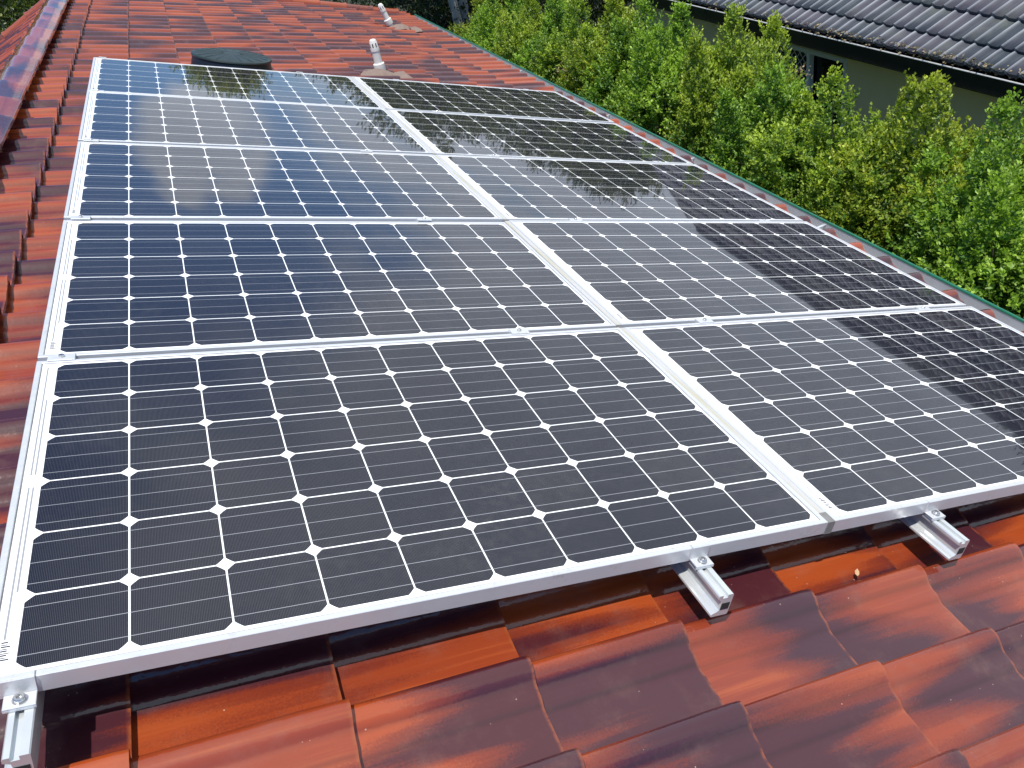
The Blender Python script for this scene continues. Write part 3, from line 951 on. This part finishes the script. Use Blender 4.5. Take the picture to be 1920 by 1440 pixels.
    for (sx, sy, top, rad) in spires:
        b.tube([(sx * .25, sy * .25, 0.0), (sx * .5, sy * .5, H * .35), (sx * .9, sy * .9, H * .7), (sx, sy, top - .25)], [0.022, 0.015, 0.008, 0.003], 6)
    for q in range(26):
        z = rng.uniform(H - 2.2, H - .7); a = rng.uniform(0, 6.28); r = rng.uniform(.3, .5)
        b.tube([(0.1 * math.cos(a), .1 * math.sin(a), z - .25), (r * .6 * math.cos(a), r * .6 * math.sin(a), z - .08), (r * math.cos(a), r * math.sin(a), z)], [0.009, 0.006, 0.003], 5)
    me = bpy.data.meshes.new('trunk')
    me.from_pydata(b.v, [], b.f); me.materials.append(M_BARK)
    return crown, me

HG = 3.2
variants = [make_shrub(i, HG) for i in range(6)]
GZ = -4.4
hedge = [(-0.55, -1.25), (0.2, -1.30), (0.95, -1.22), (1.7, -1.28), (2.42, -1.26), (3.08, -1.28), (3.80, -1.34), (4.50, -1.40), (5.30, -1.10), (5.95, -1.13),
         (6.72, -1.20), (7.45, -1.24), (8.2, -1.30), (8.95, -1.38), (9.7, -1.42), (10.45, -1.52), (11.2, -1.62), (11.95, -1.78)]
ORDN = ['first', 'second', 'third', 'fourth', 'fifth', 'sixth', 'seventh', 'eighth', 'ninth', 'tenth', 'eleventh', 'twelfth', 'thirteenth', 'fourteenth', 'fifteenth', 'sixteenth', 'seventeenth', 'eighteenth']
special = {4: 'pointed hedge shrub before the neighbour wall at the right edge of the photo',
           5: 'pointed hedge shrub before the neighbour wall, second from the right photo edge',
           6: 'green hedge shrub just right of the dark open window of the neighbour house',
           7: 'green hedge shrub in front of the lattice window of the neighbour house',
           8: 'tallest bright green hedge shrub, its top overlapping the grey tiled roof next door',
           17: 'last hedge shrub at the far end, beside the pale tree trunk'}
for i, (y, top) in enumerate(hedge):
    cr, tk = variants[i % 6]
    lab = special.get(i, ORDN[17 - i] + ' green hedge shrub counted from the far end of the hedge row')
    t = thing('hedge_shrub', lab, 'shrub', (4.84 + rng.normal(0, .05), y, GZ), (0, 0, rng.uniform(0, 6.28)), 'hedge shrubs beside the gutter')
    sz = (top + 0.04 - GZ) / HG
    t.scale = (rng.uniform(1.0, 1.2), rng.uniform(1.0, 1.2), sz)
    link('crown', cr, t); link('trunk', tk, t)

# ------------------------------------------------------------------ trees and fence beyond the far gable
def make_tree(kind, H, R, young, old, lsz, zlow, n_sh, seed, trunk_mat, tr):
    r_ = np.random.default_rng(seed)
    nc = 16
    th = r_.uniform(0, 6.28, nc); rr = R * np.sqrt(r_.uniform(0, 1, nc)) * .75
    cen = np.stack([rr * np.cos(th), rr * np.sin(th), r_.uniform(zlow + .15 * H, H - .12 * H, nc)], 1)
    cen[0] = (0, 0, H - .13 * H)
    rad = R * r_.uniform(.28, .5, nc)
    ci = r_.integers(0, nc, n_sh)
    d = r_.normal(size=(n_sh, 3)); d /= np.linalg.norm(d, axis=1, keepdims=True)
    q = r_.uniform(.5, 1.0, n_sh) ** .5
    B = cen[ci] + d * (rad[ci] * q)[:, None] * np.array([1, 1, .8])
    D = d * .8 + np.array([0, 0, .35]) + r_.normal(0, .3, (n_sh, 3))
    p, ax, sz, cols = shoots_to_leaves(B, D, r_.uniform(.2, .45, n_sh), 10, lsz, young, old, np.clip(r_.normal(.4, .25, n_sh), 0, 1))
    crown = leaf_mesh('crown', p, ax, sz, .42, cols, M_TLEAF)
    b = MB()
    hb = zlow + .35 * (H - zlow)
    b.tube([(0, 0, 0), (.05, .02, hb * .4), (-.04, .05, hb * .8), (0, 0, hb)], [tr * 1.25, tr, tr * .85, tr * .7], 10)
    for k in range(nc):
        c = cen[k]
        b.tube([(0, 0, hb * .85), (c[0] * .45, c[1] * .45, hb * .4 + c[2] * .55), tuple(c)], [tr * .5, tr * .3, tr * .08], 6)
    me = bpy.data.meshes.new('trunk'); me.from_pydata(b.v, [], b.f); me.materials.append(trunk_mat)
    me.polygons.foreach_set('use_smooth', [True] * len(me.polygons))
    return crown, me
GREEN1 = ((0.17, 0.20, 0.04), (0.070, 0.105, 0.032))
GREEN2 = ((0.36, 0.38, 0.03), (0.16, 0.21, 0.02))
DARK = ((0.035, 0.06, 0.02), (0.012, 0.026, 0.012))
kinds = {
    'dark': make_tree('dark', 5.6, 2.1, *GREEN1, 0.13, 1.2, 2600, 1, M_BARK, .12),
    'bright': make_tree('bright', 7.3, 0.85, *GREEN2, 0.12, 4.6, 1500, 2, M_PALE, .10),
    'low': make_tree('low', 3.4, 1.7, *DARK, 0.12, 0.3, 900, 3, M_BARK, .08),
    'slim': make_tree('slim', 5.2, 1.3, *GREEN1, 0.10, 2.9, 600, 4, M_PALE, .085)}
trees = [
    ('bright', 2.85, 21.0, 1.0, 'bright yellow green tree standing far behind the gable, mirrored in the farthest left panel'),
    ('slim', 4.70, 13.0, 1.0, 'slim tree with a straight pale trunk between the fence and the hedge'),
    ('slim', 5.05, 13.6, 1.02, 'pale leaning trunk tree right beside the end of the hedge'),
    ('dark', 4.35, 16.5, .90, 'dark tree with thin grey trunk behind the far right roof corner'),
    ('dark', 6.9, 15.6, .86, 'dense tree beyond the end of the hedge, next to the neighbour gable'),
    ('dark', 9.8, 17.0, .86, 'wide dark tree behind the gable of the neighbour house'),
    ('dark', 8.9, 13.3, .79, 'dark tree close in front of the neighbour gable wall'),
    ('low', 7.0, 12.6, .80, 'dark bush at the corner of the neighbour house behind the hedge end'),
    ('dark', 12.8, 18.5, .88, 'tall dark tree farthest right behind the neighbour house'),
    ('dark', 18.2, 6.2, .97, 'tree behind the ridge of the neighbour roof, only mirrored in the near right panel'),
    ('low', 3.0, 14.6, .78, 'low dark bush behind the far verge of the tiled roof, nearest the vent pipe'),
    ('low', 0.6, 15.8, .82, 'low dark bush hidden behind the middle of the far verge'),
    ('dark', -2.6, 16.0, .98, 'dark tree whose shaded leaves fill the top left corner of the photo'),
    ('low', 4.05, 13.9, .76, 'low dark bush between the roof corner and the slim pale trunk'),
    ('low', -3.4, 14.2, 1.18, 'dark bush at the foot of the tree in the top left corner'),
    ('low', -6.2, 13.2, 1.2, 'dark bush farthest left beyond the back slope of the roof'),
    ('low', 6.1, 13.8, .72, 'dark bush in the shade behind the last hedge shrub')]
for kd, x, y, s, lab in trees:
    c, m = kinds[kd]
    t = thing('bush' if kd == 'low' else 'tree', lab, 'bush' if kd == 'low' else 'tree', (x, y, GZ), (0, 0, rng.uniform(0, 6.28)), 'trees and bushes beyond the gable')
    t.scale = (s, s, s)
    link('crown', c, t); link('trunk', m, t)
fence = thing('fence', 'reddish brown timber fence in shade behind the far roof corner', 'fence', (0, 0, 0))
b = MB()
for i in range(90):
    x = -3 + i * 0.11
    b.box(x, x + 0.102, 14.9 + rng.normal(0, .004), 14.92 + rng.normal(0, .003), -4.4, -2.55 + rng.normal(0, .012))
b.build('palings', M_FENCE, fence)
b = MB()
for z in (-4.0, -2.9):
    b.box(-3, 6.9, 14.93, 14.98, z, z + .07)
b.build('railing', M_FENCE, fence)
for i in range(5):
    b = MB(); b.box(-2.6 + i * 2.3, -2.5 + i * 2.3, 14.985, 15.085, -4.4, -2.7); b.build('post', M_FENCE, fence)

# ------------------------------------------------------------------ neighbour house
nb = thing('neighbour_house', 'neighbour house with grey corrugated tile roof, black fascia and olive wall behind the hedge', 'house', (0, 0, 0))
NX, NZ = 6.60, -1.93
def NP(s, y, h):
    """point on the neighbour roof plane: s up the slope from the gutter lip"""
    return (NX + s * CA - h * SA, y, NZ + s * SA + h * CA)
NY0, NY1 = -7.0, 11.4
SC = 0.1365
V = []; F = []; TI = []; SM = []
ridge_s = 4.4
n_course = 13
per = 10
yy = np.arange(NY0, NY1, SC / per)
ph = (yy % SC) / SC
def roll(q):
    # flat pan with a raised rounded rib
    q = abs(q - 0.5) * 2
    return 0.024 * (0.5 + 0.5 * math.cos(math.pi * min(1.0, q / 0.5))) if q < 0.5 else 0.0
hh = np.array([roll(q) for q in ph])
ny = len(yy)
for k in range(n_course):
    s0 = -0.067 + 0.342 * k
    s1 = min(s0 + 0.39, ridge_s)
    if k == 0: s0 = 0.022
    tg = np.repeat(rng.random(ny // (2 * per) + 2), 2 * per)[:ny]
    rows = ((s0, 0.018, 0), (s0, 0.052, 0), (s0 + 0.19, 0.037, 0), (s1, 0.018, 0))
    o = len(V)
    for ri, (s, h, _) in enumerate(rows):
        for i in range(ny):
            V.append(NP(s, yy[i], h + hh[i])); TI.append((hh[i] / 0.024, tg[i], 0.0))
    for ri in range(3):
        for i in range(ny - 1):
            a = o + ri * ny + i
            F.append((a, a + 1, a + ny + 1, a + ny)); SM.append(ri > 0)
me = bpy.data.meshes.new('roof'); me.from_pydata(V, [], F); me.materials.append(M_NTILE)
at = me.attributes.new("tint", 'FLOAT_VECTOR', 'POINT'); at.data.foreach_set('vector', np.array(TI, dtype=np.float32).ravel())
me.polygons.foreach_set('use_smooth', SM); me.update()
nroof = link('roof', me, nb)
# back slope and ridge
rx, _, rz = NP(ridge_s, 0, 0.02)
b = MB(); b.add([(rx, NY0, rz), (rx, NY1, rz), (rx + 5.4, NY1, rz - 2.07), (rx + 5.4, NY0, rz - 2.07)], [(0, 3, 2, 1)])
b.build('back_roof', M_NTILE, nb)
i = 0
y = NY0
while y < NY1 - .1:
    b = MB()
    b.tube([(rx, y, rz - .02), (rx, min(y + .40, NY1), rz - .02)], [0.125, 0.115], 14)
    b.build('ridge_cap', M_NTILE, nroof, True)
    y += .39
b = MB()
b.add([NP(0.1, NY1, 0.055), NP(ridge_s, NY1, 0.055), NP(ridge_s, NY1, -0.16), NP(0.1, NY1, -0.16), NP(0.1, NY1 + .05, 0.055), NP(ridge_s, NY1 + .05, 0.055), NP(ridge_s, NY1 + .05, -0.16), NP(0.1, NY1 + .05, -0.16)],
      [(3, 2, 1, 0), (4, 5, 6, 7), (0, 1, 5, 4), (1, 2, 6, 5), (2, 3, 7, 6), (3, 0, 4, 7)])
b.build('barge_board', M_BLACK, nb)
# gutter and fascia
b = MB()
ring = [(NX + 0.115, NZ - 0.015), (NX + 0.115, NZ - 0.145), (NX + 0.012, NZ - 0.155), (NX, NZ - 0.145), (NX, NZ - 0.004), (NX + .004, NZ - 0.004), (NX + .005, NZ - 0.135), (NX + 0.111, NZ - 0.135), (NX + .111, NZ - .015)]
b.loft([[(x, y, z) for x, z in ring] for y in (NY0, NY1)], True, True)
for y in (-3.5, 0.5, 4.3, 8.3):
    b.box(NX - 0.003, NX - 0.0005, y, y + .012, NZ - .148, NZ - .006)
ngut = b.build('gutter', M_BLACK, nb)
b = MB(); b.tube([(NX - .002, NY0, NZ - .001), (NX - .002, NY1, NZ - .001)], 0.0075, 8); b.build('gutter_lip', M_NLIP, ngut, True)
b = MB(); b.box(NX + .117, NX + .15, NY0, NY1, NZ - 0.215, NZ + .02); b.build('fascia', M_BLACK, nb)
b = MB(); b.box(NX + .15, 7.10, NY0, NY1, NZ - 0.205, NZ - .185); b.build('soffit', M_BLACK, nb)
# wall with a window opening
WX = 7.10
wy0, wy1, wz0, wz1 = 6.30, 7.63, -3.30, -2.345
b = MB()
def wall_piece(y0, y1, z0, z1):
    b.box(WX, WX + .2, y0, y1, z0, z1)
wall_piece(NY0, wy0, -4.4, NZ - .2055); wall_piece(wy1, NY1 - .15, -4.4, NZ - .2055)
wall_piece(wy0, wy1, -4.4, wz0); wall_piece(wy0, wy1, wz1, NZ - .2055)
b.box(WX + .2, 16.5, NY1 - .35, NY1 - .15, -4.4, -2.29)
gable = [(WX + .2, NY1 - .15, -2.29), (16.5, NY1 - .15, -2.29), (rx, NY1 - .15, rz - .12)]
b.add(gable, [(0, 1, 2)])
b.build('wall', M_NWALL, nb)
win = MB(); fw = 0.05
for (y0, y1, z0, z1) in ((wy0, wy1, wz1 - fw, wz1), (wy0, wy1, wz0, wz0 + fw), (wy0, wy0 + fw, wz0 + fw, wz1 - fw), (wy1 - fw, wy1, wz0 + fw, wz1 - fw)):
    win.box(WX - .012, WX + .06, y0, y1, z0, z1)
wo = win.build('window', M_WHITEFRAME, nb)
b = MB(); b.box(WX - .014, WX + .05, 6.915, 6.965, wz0 + fw, wz1 - fw); b.build('mullion', M_WHITEFRAME, wo)
b = MB(); b.box(WX + .075, WX + .08, wy0 + .001, wy1 - .001, wz0 + .001, wz1 - .001); b.build('pane', M_PANE, wo)
b = MB()
y0, y1, z0, z1 = 6.965, wy1 - fw, wz0 + fw, wz1 - fw
st = 0.085
c = y0 - (z1 - z0)
while c < y1 + (z1 - z0):
    for sgn in (1, -1):
        # line y = c + sgn*(z - z0) clipped to the opening
        t0, t1 = 0.0, z1 - z0
        a0 = (y0 - c) * sgn; a1 = (y1 - c) * sgn
        lo, hi = max(t0, min(a0, a1)), min(t1, max(a0, a1))
        if hi - lo > 0.02:
            b.tube([(WX + .02 + .004 * sgn, c + sgn * lo, z0 + lo), (WX + .02 + .004 * sgn, c + sgn * hi, z0 + hi)], 0.0045, 5)
    c += st * 1.2
b.build('security_lattice', M_WHITEFRAME, wo)
for y in (7.76, 9.52):
    b = MB(); b.box(WX - .085, WX - .012, y, y + .09, -4.4, -2.29, 0, .006); b.build('downpipe', M_BROWN, nb)

# leaf litter caught along the neighbour gutter
n = 520
y = np.concatenate([rng.uniform(1.5, 9, 300), rng.normal(4.6, .5, 120), rng.normal(5.9, .35, 100)])
s = rng.uniform(0.005, 0.075, n) ** 1.0
P3 = np.array([NP(s[i], y[i], 0.012 + (0.045 if s[i] > .022 else 0.0) + rng.uniform(0, .02)) for i in range(n)])
cols = np.array([[0.34, 0.27, 0.17]]) * rng.uniform(.45, 1.35, (n, 1))
ax = rng.normal(size=(n, 3)); ax[:, 2] *= .3
lit = leaf_mesh('leaf_litter', P3, ax, rng.uniform(.015, .042, n), .5, cols, M_LEAF)
o = link('leaf_litter', lit); o['kind'] = 'stuff'; o['label'] = 'dry bleached leaves caught along the gutter of the grey tiled roof'; o['category'] = 'leaf litter'
